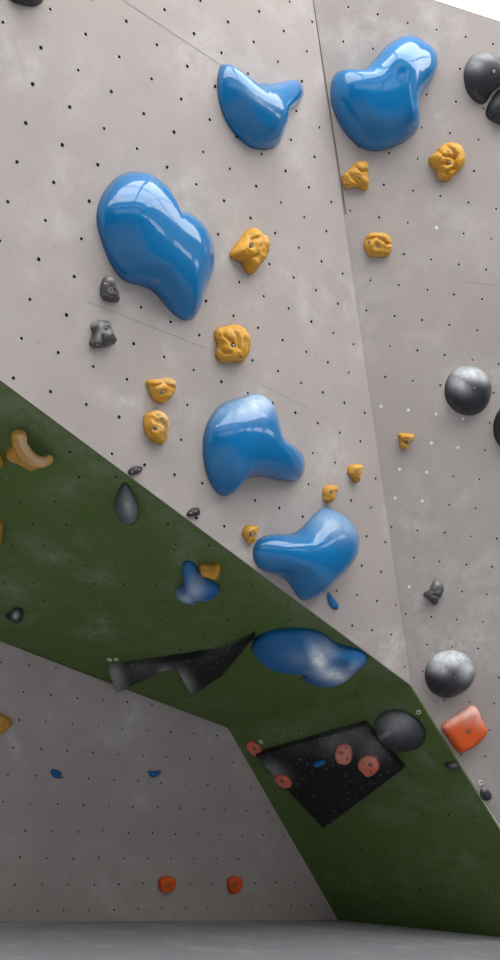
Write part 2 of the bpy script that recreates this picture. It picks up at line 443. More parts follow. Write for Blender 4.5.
from mathutils import noise as mnoise
def make_hold(label, cat, group, pl, outline, off, sc, height, material, name='climbing_hold', center=None, n_ang=64, n_ring=14,
              bolts=(), screws=(), chalk=(), bumps=(), grooves=(), rough=0., rscale=30., edge=.35, base_frac=.3, bolt_style='recess', iters=7, body='body', seed=0.,
              flat_top=0., pw=1., soft=3):
    """A hold moulded on its own footprint: outline read in the picture, carried to its wall plane, swollen to a
    real thickness, and the footprint corrected until the swollen body covers the same place."""
    ox, oy = off; tx = lambda p: (ox + p[0] / sc, oy + p[1] / sc)
    tgt = spline([tx(p) for p in outline], 8)
    c = np.array(tx(center)) if center is not None else np.array([(tgt[:, 0].min() + tgt[:, 0].max()) / 2, (tgt[:, 1].min() + tgt[:, 1].max()) / 2])
    ang = np.linspace(-math.pi, math.pi, n_ang, endpoint=False); ca = np.stack([np.cos(ang), np.sin(ang)], -1)
    rt = radial(tgt, c, ang); rb = rt.copy(); cb = c.copy()
    # start with the footprint moved back by the mean sideways lean of the swelling
    P0 = pl.hit(*c); lean = proj(P0 + pl.n * height * .55) - proj(P0); 
    cb = c - lean * .6
    rb = radial(tgt, cb, ang) * .9
    svals = np.linspace(0, 1, n_ring + 1)[1:]
    def build(rb):
        ring0 = cb + ca * rb[:, None]
        poly = pl.to2(np.array([pl.hit(*p) for p in ring0])); c2 = pl.to2(pl.hit(*cb))
        smp = poisson(poly, 40, 420)
        qs = [poly]; s_all = [np.zeros(n_ang)]
        for s in svals[:-1]:
            e = 1 - (1 - s) ** 1.35
            qs.append(poly + (c2 - poly) * e); s_all.append(np.full(n_ang, e))
        q = np.concatenate(qs + [c2[None]]); s = np.concatenate(s_all + [np.ones(1)])
        m = base_frac + (1 - base_frac) * smp(q) ** pw
        if flat_top: m = np.minimum(m, 1 - flat_top) + .12 * np.maximum(m - (1 - flat_top), 0)
        ee = np.clip(s / edge, 0, 1); prof = np.sqrt(np.clip(1 - (1 - ee) ** 2, 0, 1))
        h = height * m * prof
        X0 = pl.to3(q, h); px = proj(X0)
        for (x, y, sg, amp) in bumps:
            x, y = tx((x, y)); d = ((px - np.array([x, y])) ** 2).sum(1); h = h + amp * np.exp(-.5 * d / (sg / sc) ** 2) * prof
        for (path, w, dep) in grooves:
            pp = [np.array(tx(a)) for a in path]; dmin = np.full(len(px), 1e9)
            for a, b in zip(pp[:-1], pp[1:]):
                t = np.clip(((px - a) @ (b - a)) / max((b - a) @ (b - a), 1e-9), 0, 1)
                dmin = np.minimum(dmin, np.linalg.norm(px - a - t[:, None] * (b - a), axis=1))
            h = h - dep * np.exp(-.5 * (dmin / (w / sc)) ** 2) * prof
        if bolt_style == 'recess':
            for (x, y) in bolts:
                x, y = tx((x, y)); d = np.linalg.norm(px - np.array([x, y]), axis=1) * .006
                h = h - .010 * np.exp(-.5 * (d / .012) ** 2) * prof
        if rough:
            nz = np.array([mnoise.fractal(Vector((a * rscale + seed, b * rscale, seed)), .9, 2.1, 4) for a, b in q]); h = h + rough * nz * prof
        h = np.maximum(h, .0015 * (s > 0)) - .002 * (s == 0)
        return pl.to3(q, h)
    for it in range(iters):
        X = build(rb); px = proj(X)
        # silhouette of the built body seen from the survey point
        d = px - c; sil = np.zeros(n_ang)
        nr = n_ring
        for k in range(nr):
            ring = px[k * n_ang:(k + 1) * n_ang]
            sil = np.maximum(sil, radial(ring, c, ang, False))
        # footprint radius along each of its own rays is corrected by the misfit in that direction
        base = cb + ca * rb[:, None]; dirs = np.arctan2(base[:, 1] - c[1], base[:, 0] - c[0])
        ratio = np.interp(dirs, ang, rt / np.maximum(sil, rt * .4), period=2 * math.pi)
        rb = rb * np.clip(ratio, .7, 1.3) ** .8
        rb = np.maximum(rb, .18 * rt.mean())
        for _ in range(soft if it < iters - 1 else max(soft - 1, 0)): rb = (np.roll(rb, 1) + 2 * rb + np.roll(rb, -1)) / 4
    X = build(rb); px = proj(X)
    faces = []
    for k in range(n_ring - 1):
        for i in range(n_ang):
            j = (i + 1) % n_ang; faces.append((k * n_ang + i, k * n_ang + j, (k + 1) * n_ang + j, (k + 1) * n_ang + i))
    last = n_ang * n_ring
    for i in range(n_ang): faces.append(((n_ring - 1) * n_ang + i, (n_ring - 1) * n_ang + (i + 1) % n_ang, last))
    faces.append(tuple(range(n_ang - 1, -1, -1)))
    ch = strokes_field([(*tx((x, y)), sx / sc, sy / sc, a, amp) for (x, y, sx, sy, a, amp) in chalk], px) if chalk else np.zeros(len(X))
    origin = W(pl.hit(*cb))
    VW = W(X)
    single = not (bolts or screws)
    if single:
        o = mesh_obj(name, VW, faces, material, None, origin, None, True, ch); root = o; bodyo = o
    else:
        root = bpy.data.objects.new(name, None); COL.objects.link(root); root.location = origin; root.empty_display_size = .05
        bodyo = mesh_obj(body, VW, faces, material, root, origin, None, True, ch)
    fix_normals(bodyo, None)
    tag(root, label, cat, group)
    me = bodyo.data
    for kind, lst in (('bolt', bolts), ('screw', screws)):
        for p in lst:
            t = np.array(tx(p)); 
            # surface point on the room side nearest to the picked place
            vis = np.arange(n_ang, len(px)); d = np.linalg.norm(px[vis] - t, axis=1); i = vis[np.argmin(d)]
            w = np.exp(-.5 * (d / max(d.min(), 1.0)) ** 2); 
            nrm = Vector(me.vertices[i].normal)
            if nrm.dot(Vector(Wd(pl.n))) < 0: nrm = -nrm
            nrm = (nrm * .5 + Vector(Wd(pl.n)) * .5).normalized()
            # slide to exact pixel along the wall
            P = X[i]; r = ray(*t); P = r * ((pl.n @ P) / (pl.n @ r))
            put_bolt(kind, W(P) - origin, nrm, root, bolt_style)
    return root

def put_bolt(kind, loc, nrm, root, style):
    rot = nrm.to_track_quat('Z', 'Y').to_matrix()
    vs, fs, mi = [], [], []
    def lathe(prof, seg, m0):
        for (r0, z0), (r1, z1), m in prof:
            s = len(vs)
            for k in range(seg):
                a = 2 * math.pi * k / seg; vs.append((r0 * math.cos(a), r0 * math.sin(a), z0))
            for k in range(seg):
                a = 2 * math.pi * k / seg; vs.append((r1 * math.cos(a), r1 * math.sin(a), z1))
            for k in range(seg):
                j = (k + 1) % seg; fs.append((s + k, s + j, s + seg + j, s + seg + k)); mi.append(m)
    def cap(r, z, seg, m, a0=0):
        s = len(vs)
        for k in range(seg):
            a = 2 * math.pi * k / seg + a0; vs.append((r * math.cos(a), r * math.sin(a), z))
        fs.append(tuple(range(s, s + seg))); mi.append(m)
    if kind == 'bolt':
        q = .9
        lathe([((.017 * q, -.006), (.0165 * q, .0015), 1), ((.0165 * q, .0015), (.0125 * q, .0008), 1), ((.0125 * q, .0008), (.0122 * q, -.002), 1), ((.0122 * q, -.002), (.0100 * q, -.002), 1),
               ((.0100 * q, -.002), (.0098 * q, .003), 0), ((.0098 * q, .003), (.0085 * q, .0042), 0), ((.0085 * q, .0042), (.0052 * q, .0042), 0), ((.0052 * q, .0042), (.0050 * q, .001), 1)], 20, 0)
        cap(.0050 * q, .001, 6, 1)
        name = 'bolt'
    else:
        lathe([((.0085, -.006), (.0082, .001), 1), ((.0082, .001), (.0045, .0004), 1)], 14, 0); cap(.0045, .0004, 8, 0); name = 'screw'
    V = [tuple(rot @ Vector(v) + Vector(loc)) for v in vs]
    o = mesh_obj(name, V, fs, [M_STEEL, M_SOCKET], root, None, mi, True)
    return o

GB, GY, GK, GO = 'blue moulded holds on the climbing wall', 'yellow climbing holds', 'black and grey climbing holds', 'orange climbing holds'
V_ = dict(n_ang=120, n_ring=26)
# --- the big blue volumes
make_hold('largest glossy blue volume, bean shaped, with a lobe hanging to its lower right', 'climbing hold', GB, A,
   [(53,185),(62,140),(85,95),(120,57),(160,39),(200,38),(240,50),(280,75),(305,105),(320,140),(338,162),(375,183),(410,210),(435,250),(448,290),(450,340),(440,385),(420,430),(405,470),(395,510),(380,532),(355,540),(330,532),(305,512),(285,485),(260,455),(235,433),(205,421),(170,413),(140,400),(115,370),(90,325),(70,270),(58,230)],
   (80,160), 3.333, .16, M_BLUE, 'climbing_volume', (265,280), edge=.5, base_frac=.25, bumps=[(180,150,70,.015)], **V_)
make_hold('glossy blue crescent shaped climbing volume at top centre with a horn on each side', 'climbing hold', GB, A,
   [(70,130),(75,90),(85,58),(100,48),(120,58),(150,80),(190,105),(225,128),(270,140),(310,138),(350,130),(385,122),(412,125),(430,150),(433,185),(420,215),(395,238),(375,255),(365,300),(350,345),(325,395),(300,412),(255,418),(210,408),(170,380),(130,335),(100,285),(82,235),(72,185)],
   (200,50), 4.1667, .13, M_BLUE, 'climbing_volume', (240,265), edge=.55, base_frac=.2, chalk=[(240,200,60,14,30,.3)], grooves=[([(105,95),(180,165),(260,200),(345,250)],40,-.014)], **V_)
make_hold('glossy blue volume at top right with a shallow lobe on its right side', 'climbing hold', GB, B,
   [(38,260),(42,220),(55,190),(80,172),(120,172),(160,172),(190,152),(225,115),(265,72),(305,47),(345,40),(380,48),(405,66),(430,80),(448,105),(453,145),(445,185),(420,225),(398,255),(385,290),(383,340),(382,385),(362,418),(325,450),(280,472),(230,486),(190,485),(150,470),(110,435),(75,385),(50,330),(40,295)],
   (320,25), 3.846, .17, M_BLUE, 'climbing_volume', (255,280), edge=.5, base_frac=.25, grooves=[([(300,120),(355,170),(352,290),(365,390)],30,-.016),([(412,70),(400,170),(400,260)],22,.012)], **V_)
make_hold('glossy blue volume mid wall with chalk whitened top and one arm pointing right', 'climbing hold', GB, A,
   [(48,240),(55,195),(75,145),(110,100),(150,78),(190,68),(225,53),(270,55),(305,75),(325,105),(340,150),(355,205),(372,240),(410,258),(435,285),(443,325),(435,365),(415,390),(385,397),(350,388),(310,375),(265,372),(225,380),(195,402),(170,432),(140,448),(110,440),(85,412),(62,360),(50,300)],
   (190,380), 3.846, .16, M_BLUE, 'climbing_volume', (190,265), edge=.5, base_frac=.25, chalk=[(255,90,60,32,-10,.95),(205,120,30,14,-15,.6),(140,110,60,40,-20,.35)], **V_)
make_hold('glossy blue volume touching the green panel edge, pale peak on top, rounded arm left', 'climbing hold', GB, A,
   [(43,215),(48,180),(65,155),(100,142),(140,140),(185,137),(215,120),(245,90),(275,55),(300,40),(330,50),(370,72),(400,100),(420,130),(426,165),(423,200),(410,235),(385,265),(350,300),(310,340),(275,365),(230,378),(210,370),(190,340),(165,305),(130,285),(90,275),(60,255)],
   (240,495), 3.571, .17, M_BLUE, 'climbing_volume', (260,220), edge=.5, base_frac=.25, chalk=[(340,100,70,35,15,.5),(385,120,30,20,0,.35)], **V_)
make_hold('blue wave shaped climbing volume under the green overhang with a white chalk sweep', 'climbing hold', GB, D,
   [(40,105),(55,78),(90,60),(140,48),(200,44),(255,48),(300,65),(330,90),(370,108),(420,118),(450,130),(463,148),(455,165),(430,190),(405,215),(370,240),(330,255),(290,258),(250,245),(215,225),(190,205),(150,195),(105,185),(65,160),(45,135)],
   (240,615), 3.571, .15, M_BLUEM, 'climbing_volume', (255,155), edge=.5, base_frac=.25, grooves=[([(290,110),(320,180),(350,195)],24,.045)], bumps=[(290,190,40,.02)],
   chalk=[(283,165,22,40,-20,1.),(335,215,50,18,12,1.),(310,130,22,30,-30,.5),(230,160,50,20,10,.2),(400,190,25,10,-35,.4)], **V_)
make_hold('small blue three lobed hold on the green overhang, chalky in the middle', 'climbing hold', GB, D,
   [(120,100),(135,75),(170,72),(205,80),(225,110),(245,150),(280,185),(330,210),(370,235),(393,265),(390,300),(360,335),(310,350),(265,360),(215,385),(160,385),(110,365),(75,320),(65,290),(85,265),(115,262),(132,235),(130,180),(122,130)],
   (165,550), 7.143, .08, M_BLUEM, 'climbing_hold', (200,285), edge=.5, base_frac=.25, chalk=[(215,280,45,65,15,.5),(150,345,50,30,20,.45),(80,290,20,20,0,.35)], n_ang=96, n_ring=20)
make_hold('tiny blue leaf shaped foothold just below the chalky blue volume by the green edge', 'foothold', GB, A,
   [(310,350),(320,345),(330,365),(348,385),(353,405),(345,411),(328,405),(313,385)], (240,495), 3.571, .02, M_BLUEM, 'foothold', edge=.6)
make_hold('left of two small blue footholds on the grey lower wall', 'foothold', GB, C, [(40,55),(55,52),(78,65),(80,80),(68,88),(50,82),(40,68)], (40,755), 3.704, .03, M_BLUEM, 'foothold', edge=.6)
make_hold('right of two small blue footholds on the grey lower wall, half moon shaped', 'foothold', GB, C, [(398,55),(410,60),(430,58),(450,55),(443,72),(424,83),(405,76)], (40,755), 3.704, .03, M_BLUEM, 'foothold', edge=.6)

# --- yellow holds
Y = dict(cat='climbing hold', group=GY, soft=2, rough=.007, rscale=26., n_ang=110, n_ring=30, edge=.45, base_frac=.45)
make_hold('yellow lumpy hold directly below the top right blue volume, beside the vertical crease', pl=B, outline=[(50,290),(60,265),(90,240),(120,215),(155,175),(195,163),(240,168),(258,195),(255,240),(245,260),(258,300),(260,350),(245,385),(215,392),(190,375),(150,368),(110,380),(75,380),(57,350)],
   off=(335,140), sc=7.683, height=.06, material=M_YEL, bolts=[(175,280)], screws=[(90,338)], grooves=[([(150,190),(205,235),(250,240)],9,.018),([(100,240),(150,300),(180,330)],9,.016),([(195,300),(215,390)],9,.014),([(60,300),(100,320)],8,.010)], seed=1., **Y)
make_hold('yellow flat rounded hold with a bolt, alone below the lumpy one right of the crease', pl=B, outline=[(220,800),(230,760),(250,725),(290,712),(340,712),(395,720),(430,760),(438,820),(425,870),(395,900),(330,905),(260,898),(235,860),(220,830)],
   off=(335,140), sc=7.683, height=.055, material=M_YEL, bolts=[(328,817)], screws=[(265,787)], grooves=[([(245,765),(330,745),(400,790),(438,800)],9,.016),([(400,800),(375,890)],8,.012),([(230,870),(330,870)],9,.010)], seed=2., **Y)
make_hold('yellow shell like hold with curved folds, left of the two dark domes at top right', pl=B, outline=[(75,230),(85,195),(120,175),(160,130),(210,90),(260,70),(320,72),(370,95),(400,150),(412,210),(400,270),(365,320),(325,355),(290,385),(260,425),(200,425),(160,410),(145,370),(130,320),(95,295),(78,265)],
   off=(420,135), sc=9.09, height=.075, material=M_YEL, bolts=[(270,255)], screws=[(372,265)], grooves=[([(180,145),(220,185),(330,205)],10,.020),([(240,85),(300,130),(330,190),(320,300)],10,.018),([(130,265),(240,260)],10,.016),([(155,325),(250,340),(310,300)],10,.018),([(255,345),(270,415)],9,.012)], seed=3., **Y)
make_hold('large amber yellow wedge hold right of the largest blue volume', pl=A, outline=[(122,215),(150,170),(190,120),(230,70),(265,50),(300,55),(330,80),(370,110),(385,155),(375,205),(340,260),(300,315),(265,350),(230,340),(210,310),(200,275),(165,262),(130,245)],
   off=(210,220), sc=6.4, height=.09, material=M_YEL, bolts=[(270,165)], grooves=[([(270,165),(280,120),(320,110)],10,.016),([(190,250),(300,230)],9,.012),([(270,110),(240,80)],8,.008)], seed=4., **Y)
make_hold('round yellow hold with swirling folds, below the amber wedge hold', pl=A, outline=[(22,720),(50,690),(90,682),(150,668),(200,680),(240,715),(262,770),(258,830),(235,880),(190,918),(140,908),(90,920),(50,900),(28,860),(40,800),(25,760)],
   off=(210,220), sc=6.4, height=.075, material=M_YEL, bolts=[(152,805)], screws=[(200,872)], grooves=[([(85,690),(95,740),(150,780)],9,.018),([(140,680),(180,740),(190,820)],9,.016),([(205,700),(225,780),(215,850)],8,.010),([(40,800),(100,850),(135,850)],9,.018),([(45,740),(75,745)],9,.012)], seed=5., **Y)
make_hold('upper of two stacked tan yellow holds above the green edge, heart shaped', pl=A, outline=[(100,120),(120,100),(180,95),(250,88),(310,75),(360,82),(405,110),(412,150),(405,200),(370,260),(320,310),(270,338),(210,320),(160,280),(130,200),(105,150)],
   off=(135,370), sc=10., height=.06, material=M_YEL, bolts=[(275,225)], chalk=[(330,110,90,30,15,.55)], grooves=[([(280,95),(340,150),(405,180)],10,.016),([(130,160),(230,160),(290,130)],12,.012),([(240,280),(290,320)],9,.008)], seed=6., **Y)
make_hold('lower of two stacked tan yellow holds above the green edge, round with chalky rim', pl=A, outline=[(78,530),(90,450),(140,415),(210,400),(270,415),(320,460),(345,530),(335,620),(320,690),(270,740),(210,735),(150,700),(105,650),(85,590)],
   off=(135,370), sc=10., height=.06, material=M_YEL, bolts=[(208,583)], chalk=[(290,520,40,110,-15,.7),(230,420,50,25,20,.6)], grooves=[([(200,430),(240,455)],9,.014),([(270,500),(310,560),(300,680)],10,.016),([(130,590),(180,670)],10,.014),([(120,500),(170,480),(230,520)],20,.012)], seed=7., **Y)
S_ = dict(cat='climbing hold', group=GY, soft=1, rough=.006, rscale=40., n_ang=56, n_ring=14, edge=.5, base_frac=.5)
make_hold('small yellow triangular hold right of the crease among the white bolt dots', pl=B, outline=[(393,45),(420,38),(470,45),(472,58),(455,80),(440,110),(420,118),(402,105),(402,75)], off=(315,425), sc=4.762, height=.05, material=M_YEL, bolts=[(438,75)], seed=8., grooves=[([(400,70),(435,90)],5,.012)], **S_)
make_hold('small yellow pocket hold left of the crease, pointed at its bottom', pl=A, outline=[(150,220),(160,195),(185,186),(215,187),(228,210),(220,240),(205,262),(190,277),(175,258),(155,235)], off=(315,425), sc=4.762, height=.06, material=M_YEL, bolts=[(205,218)], seed=9., grooves=[([(160,222),(190,215),(205,240)],5,.014)], **S_)
make_hold('small yellow hold just above the peak of the blue volume by the green edge', pl=A, outline=[(33,320),(42,295),(65,285),(100,290),(112,305),(100,325),(88,355),(65,370),(38,362),(35,340)], off=(315,425), sc=4.762, height=.05, material=M_YEL, bolts=[(80,323)], seed=10., grooves=[([(45,335),(75,345)],5,.012)], **S_)
make_hold('small yellow hold touching the left arm of the blue volume by the green edge', pl=A, outline=[(5,135),(15,112),(35,108),(62,112),(65,128),(55,150),(45,172),(25,172),(15,155)], off=(240,495), sc=3.571, height=.05, material=M_YEL, bolts=[(45,140)], seed=11., grooves=[([(12,138),(40,148)],4,.012)], **S_)
make_hold('small yellow hold with two knobs resting on the small blue three lobed hold', pl=D, outline=[(248,100),(262,83),(285,93),(340,98),(370,93),(395,95),(403,125),(390,175),(350,198),(310,180),(265,155),(250,130)], off=(165,550), sc=7.143, height=.07, material=M_YEL, seed=12., bumps=[(265,95,16,.015),(385,105,16,.015)], grooves=[([(265,135),(340,140),(390,160)],8,.014)], **S_)
make_hold('olive yellow block hold cut by the left picture edge on the green overhang', pl=D, outline=[(-90,760),(-40,735),(0,740),(38,765),(20,880),(0,930),(-60,930),(-100,850)], off=(0,420), sc=7.385, height=.05, material=M_OLIVE, seed=13., **S_)
make_hold('orange yellow lump hold at the left picture edge beside the curved jug', pl=D, outline=[(-90,290),(-60,230),(-10,220),(30,285),(32,320),(0,335),(-60,335)], off=(0,420), sc=7.385, height=.05, material=M_YEL, seed=14., **S_)
make_hold('yellow hold at the left picture edge on the grey lower wall', pl=C, outline=[(-70,860),(-50,800),(0,785),(30,800),(72,825),(75,860),(50,890),(0,925),(-50,910)], off=(0,590), sc=6.4, height=.06, material=M_YEL, seed=15., **S_)

# --- black and grey holds
K = dict(cat='climbing hold', group=GK, n_ang=80, n_ring=20, edge=.6, base_frac=.15)
make_hold('black hold cut off at the top left corner of the wall', pl=A, outline=[(20,0),(40,10),(65,14),(82,8),(88,-5),(80,-30),(45,-40),(15,-20)], off=(0,0), sc=2., height=.07, material=M_BLK, **K)
make_hold('dark grey teardrop dome with a bolt at top right, overlapping the dome below it', pl=B, outline=[(195,390),(200,330),(225,270),(270,215),(330,188),(390,185),(450,210),(520,250),(560,320),(560,420),(500,475),(430,530),(395,590),(365,622),(320,615),(260,570),(215,500)], off=(440,30), sc=8.333, height=.11, material=M_BLK, center=(370,380), bolts=[(450,345)], chalk=[(350,215,90,30,0,.35),(290,290,60,50,0,.3)], bolt_style='flush', **K)
make_hold('dark grey dome at the right picture edge tucked under the teardrop dome', pl=B, outline=[(378,700),(385,650),(420,580),(460,520),(510,480),(600,450),(700,520),(720,640),(680,760),(600,830),(510,800),(440,765),(395,740)], off=(440,30), sc=8.333, height=.09, material=M_BLK, chalk=[(480,580,60,20,-40,.15)], **K)
make_hold('black round dome on the right grey wall, upper half dusted with chalk', pl=B, outline=[(102,290),(115,220),(150,160),(210,115),(280,108),(350,130),(405,180),(435,240),(438,300),(425,360),(390,420),(330,460),(260,467),(190,445),(140,400),(110,345)], off=(430,350), sc=7.143, height=.11, material=M_BLK, bolts=[(318,275)], chalk=[(280,165,95,42,5,.9),(205,240,60,40,40,.75),(380,190,40,34,30,.7),(230,280,30,14,10,.5)], bolt_style='flush', **K)
make_hold('black dome cut off by the right picture edge beside the chalk dusted dome', pl=B, outline=[(450,560),(460,490),(490,430),(540,390),(620,380),(700,430),(730,540),(700,650),(620,720),(560,720),(500,690),(465,640)], off=(430,350), sc=7.143, height=.09, material=M_BLK, **K)
d_ = make_hold('black dome right of the green slope top, chalk white on its upper half', pl=B, outline=[(220,130),(230,90),(260,55),(300,38),(345,40),(385,65),(408,100),(405,140),(385,175),(350,200),(305,217),(265,205),(235,180)], off=(365,640), sc=3.704, height=.11, material=M_BLK, chalk=[(310,62,85,30,0,1.),(270,92,34,22,20,.85),(380,105,25,30,0,.8)], screws=[(335,138)], bolt_style='flush', **K)
make_hold('black egg shaped dome on the green slope against the black square plate', pl=E_, outline=[(35,310),(50,280),(85,260),(125,257),(165,270),(200,295),(222,330),(225,360),(205,395),(165,412),(115,412),(75,395),(45,360)], off=(365,640), sc=3.704, height=.11, material=M_BLK, chalk=[(95,310,45,36,0,.4),(85,345,45,9,-30,.5),(60,300,20,30,10,.3)], **K)
R_ = dict(cat='climbing hold', group=GK, n_ang=64, n_ring=16, edge=.5, base_frac=.45, rough=.006, rscale=30., soft=1)
make_hold('grey egg shaped hold with a screw and a bolt below the largest blue volume', pl=A, outline=[(162,230),(165,180),(185,120),(210,95),(250,92),(280,115),(300,170),(325,240),(330,280),(315,305),(265,312),(210,300),(175,275)], off=(80,265), sc=8.333, height=.055, material=M_GRY, bolts=[(257,203)], screws=[(210,153)], grooves=[([(165,225),(220,255),(260,290)],9,.014)], chalk=[(250,115,20,15,0,.8),(220,245,40,8,25,.5)], seed=20., **R_)
make_hold('grey notched hold with curled left side and pale bolt ring, below the egg shaped one', pl=A, outline=[(72,665),(85,620),(98,570),(82,520),(100,480),(150,462),(200,458),(245,470),(270,530),(290,590),(308,635),(260,665),(220,680),(185,688),(110,690)], off=(80,265), sc=8.333, height=.06, material=M_GRY, center=(190,580), bolts=[(218,532)], screws=[(145,665)], grooves=[([(100,510),(135,560),(120,620)],16,.025),([(185,590),(200,670)],10,.012)], chalk=[(165,560,16,60,10,.9),(110,495,40,12,-20,.7),(225,540,30,30,0,.6)], seed=21., **R_)
make_hold('grey pointed hold with a bolt ring on the right wall, chalk dust around it', pl=B, outline=[(148,270),(160,245),(215,220),(240,160),(260,110),(295,100),(340,130),(370,180),(372,230),(350,290),(310,330),(300,370),(275,392),(235,365),(190,320),(155,290)], off=(410,570), sc=11.11, height=.07, material=M_GRY, bolts=[(322,225)], chalk=[(285,150,40,40,0,.7)], grooves=[([(160,260),(240,280),(330,290)],14,.012)], seed=22., center=(280,250), **R_)
F_ = dict(cat='foothold', group='small black footholds along the green edge', n_ang=48, n_ring=12, edge=.6, base_frac=.5, name='foothold')
make_hold('small black oval foothold with two screws at the green edge above the teardrop hold', pl=A, outline=[(107,80),(118,63),(145,53),(175,55),(180,68),(165,85),(130,97),(112,92)], off=(105,455), sc=4.762, height=.03, material=M_BLK, screws=[(130,80),(162,70)], **F_)
make_hold('small black half moon foothold with two screws on the green edge, right of the oval', pl=A, outline=[(387,293),(390,275),(410,255),(440,250),(453,265),(450,285),(425,290)], off=(105,455), sc=4.762, height=.03, material=M_BLK, screws=[(408,275),(432,268)], **F_)
make_hold('dark teardrop hold with grey chalk sheen on the green overhang', 'climbing hold', GK, D, [(45,240),(50,210),(65,165),(85,130),(97,122),(112,140),(135,180),(155,220),(163,260),(158,300),(135,330),(110,337),(80,322),(58,290)], (105,455), 4.762, .09, M_BLK, edge=.6, base_frac=.3, n_ang=80, n_ring=20, center=(105,245), grooves=[([(95,140),(92,220)],10,.012)], chalk=[(120,250,30,60,-8,.45),(70,230,16,50,10,.25)])
make_hold('small black foothold with a pale centre at far left of the green overhang', pl=D, outline=[(30,150),(60,150),(95,110),(140,118),(150,150),(145,190),(110,215),(70,205),(40,175)], off=(0,590), sc=6.4, height=.05, material=M_BLK, chalk=[(100,165,14,16,0,.9)], **F_)
make_hold('small black wedge foothold on the green slope under the orange hold', pl=E_, outline=[(290,462),(310,452),(340,455),(350,470),(345,483),(310,475)], off=(365,640), sc=3.704, height=.035, material=M_BLK, **F_)
make_hold('small black hook shaped foothold at the right green border under a metal ring', pl=B, outline=[(425,565),(433,540),(448,545),(470,575),(465,592),(440,595),(428,582)], off=(365,640), sc=3.704, height=.04, material=M_BLK, chalk=[(440,550,8,8,0,.6)], **F_)

# --- orange holds
O_ = dict(cat='climbing hold', group=GO, n_ang=64, n_ring=16, edge=.35, base_frac=.55, flat_top=.2, soft=1)
make_hold('big orange square hold right of the green slope with a chalk pink upper half', pl=B, outline=[(280,325),(300,298),(350,265),(395,240),(420,260),(430,290),(453,335),(440,362),(400,400),(355,418),(335,410),(310,370)], off=(365,640), sc=3.704, height=.07, material=M_ORG, bolts=[(383,337)], screws=[(297,328)], chalk=[(390,262,45,24,-25,1.),(330,290,45,15,-30,.8),(420,290,14,24,-15,.6)], bolt_style='flush', **O_)
make_hold('left of two bright orange holds near the bottom of the grey lower wall', pl=C, outline=[(40,60),(55,35),(90,28),(125,45),(130,70),(118,100),(85,115),(50,102)], off=(150,870), sc=5., height=.05, material=M_ORG, bolts=[(88,77)], bolt_style='flush', **O_)
make_hold('right of two bright orange holds near the bottom of the grey lower wall', pl=C, outline=[(385,70),(390,40),(420,28),(455,38),(463,60),(458,95),(430,118),(395,112)], off=(150,870), sc=5., height=.05, material=M_ORG, bolts=[(423,75)], bolt_style='flush', **O_)

PLATE_H = .06
EP = E_.offset(PLATE_H)
P_ = dict(cat='climbing hold', group='coral holds on and beside the black square plate', n_ang=56, n_ring=14, edge=.4, base_frac=.55, flat_top=.2, bolt_style='flush')
make_hold('upper, taller coral hold of the pair near the plate\'s right corner', pl=EP, outline=[(280,155),(288,132),(310,127),(328,140),(330,170),(318,188),(293,188),(282,178)], off=(240,700), sc=2.941, height=.04, material=M_SAL, bolts=[(298,155)], screws=[(312,143),(316,172)], chalk=[(305,155,30,30,0,.45)], **P_)
make_hold('lower, wider coral hold of the pair near the plate\'s right corner', pl=EP, outline=[(345,190),(362,165),(395,163),(410,185),(408,205),(378,227),(360,215)], off=(240,700), sc=2.941, height=.04, material=M_SAL, bolts=[(383,190)], screws=[(362,187),(388,212)], chalk=[(375,175,30,18,0,.45)], **P_)
make_hold('coral hold on the lower left edge of the black square plate', pl=EP, outline=[(102,232),(115,218),(140,225),(153,245),(145,258),(120,255)], off=(240,700), sc=2.941, height=.03, material=M_SAL, bolts=[(123,239)], **P_)
make_hold('coral hold on the green slope at the upper left corner of the black square plate', pl=E_, outline=[(18,135),(30,118),(55,128),(68,150),(60,165),(35,160)], off=(240,700), sc=2.941, height=.035, material=M_SAL, bolts=[(42,142)], **P_)
make_hold('tiny blue foothold in the middle of the black square plate', 'foothold', GB, EP, [(213,190),(225,178),(252,175),(252,186),(235,197),(217,197)], (240,700), 2.941, .02, M_BLUEM, 'foothold', edge=.6)

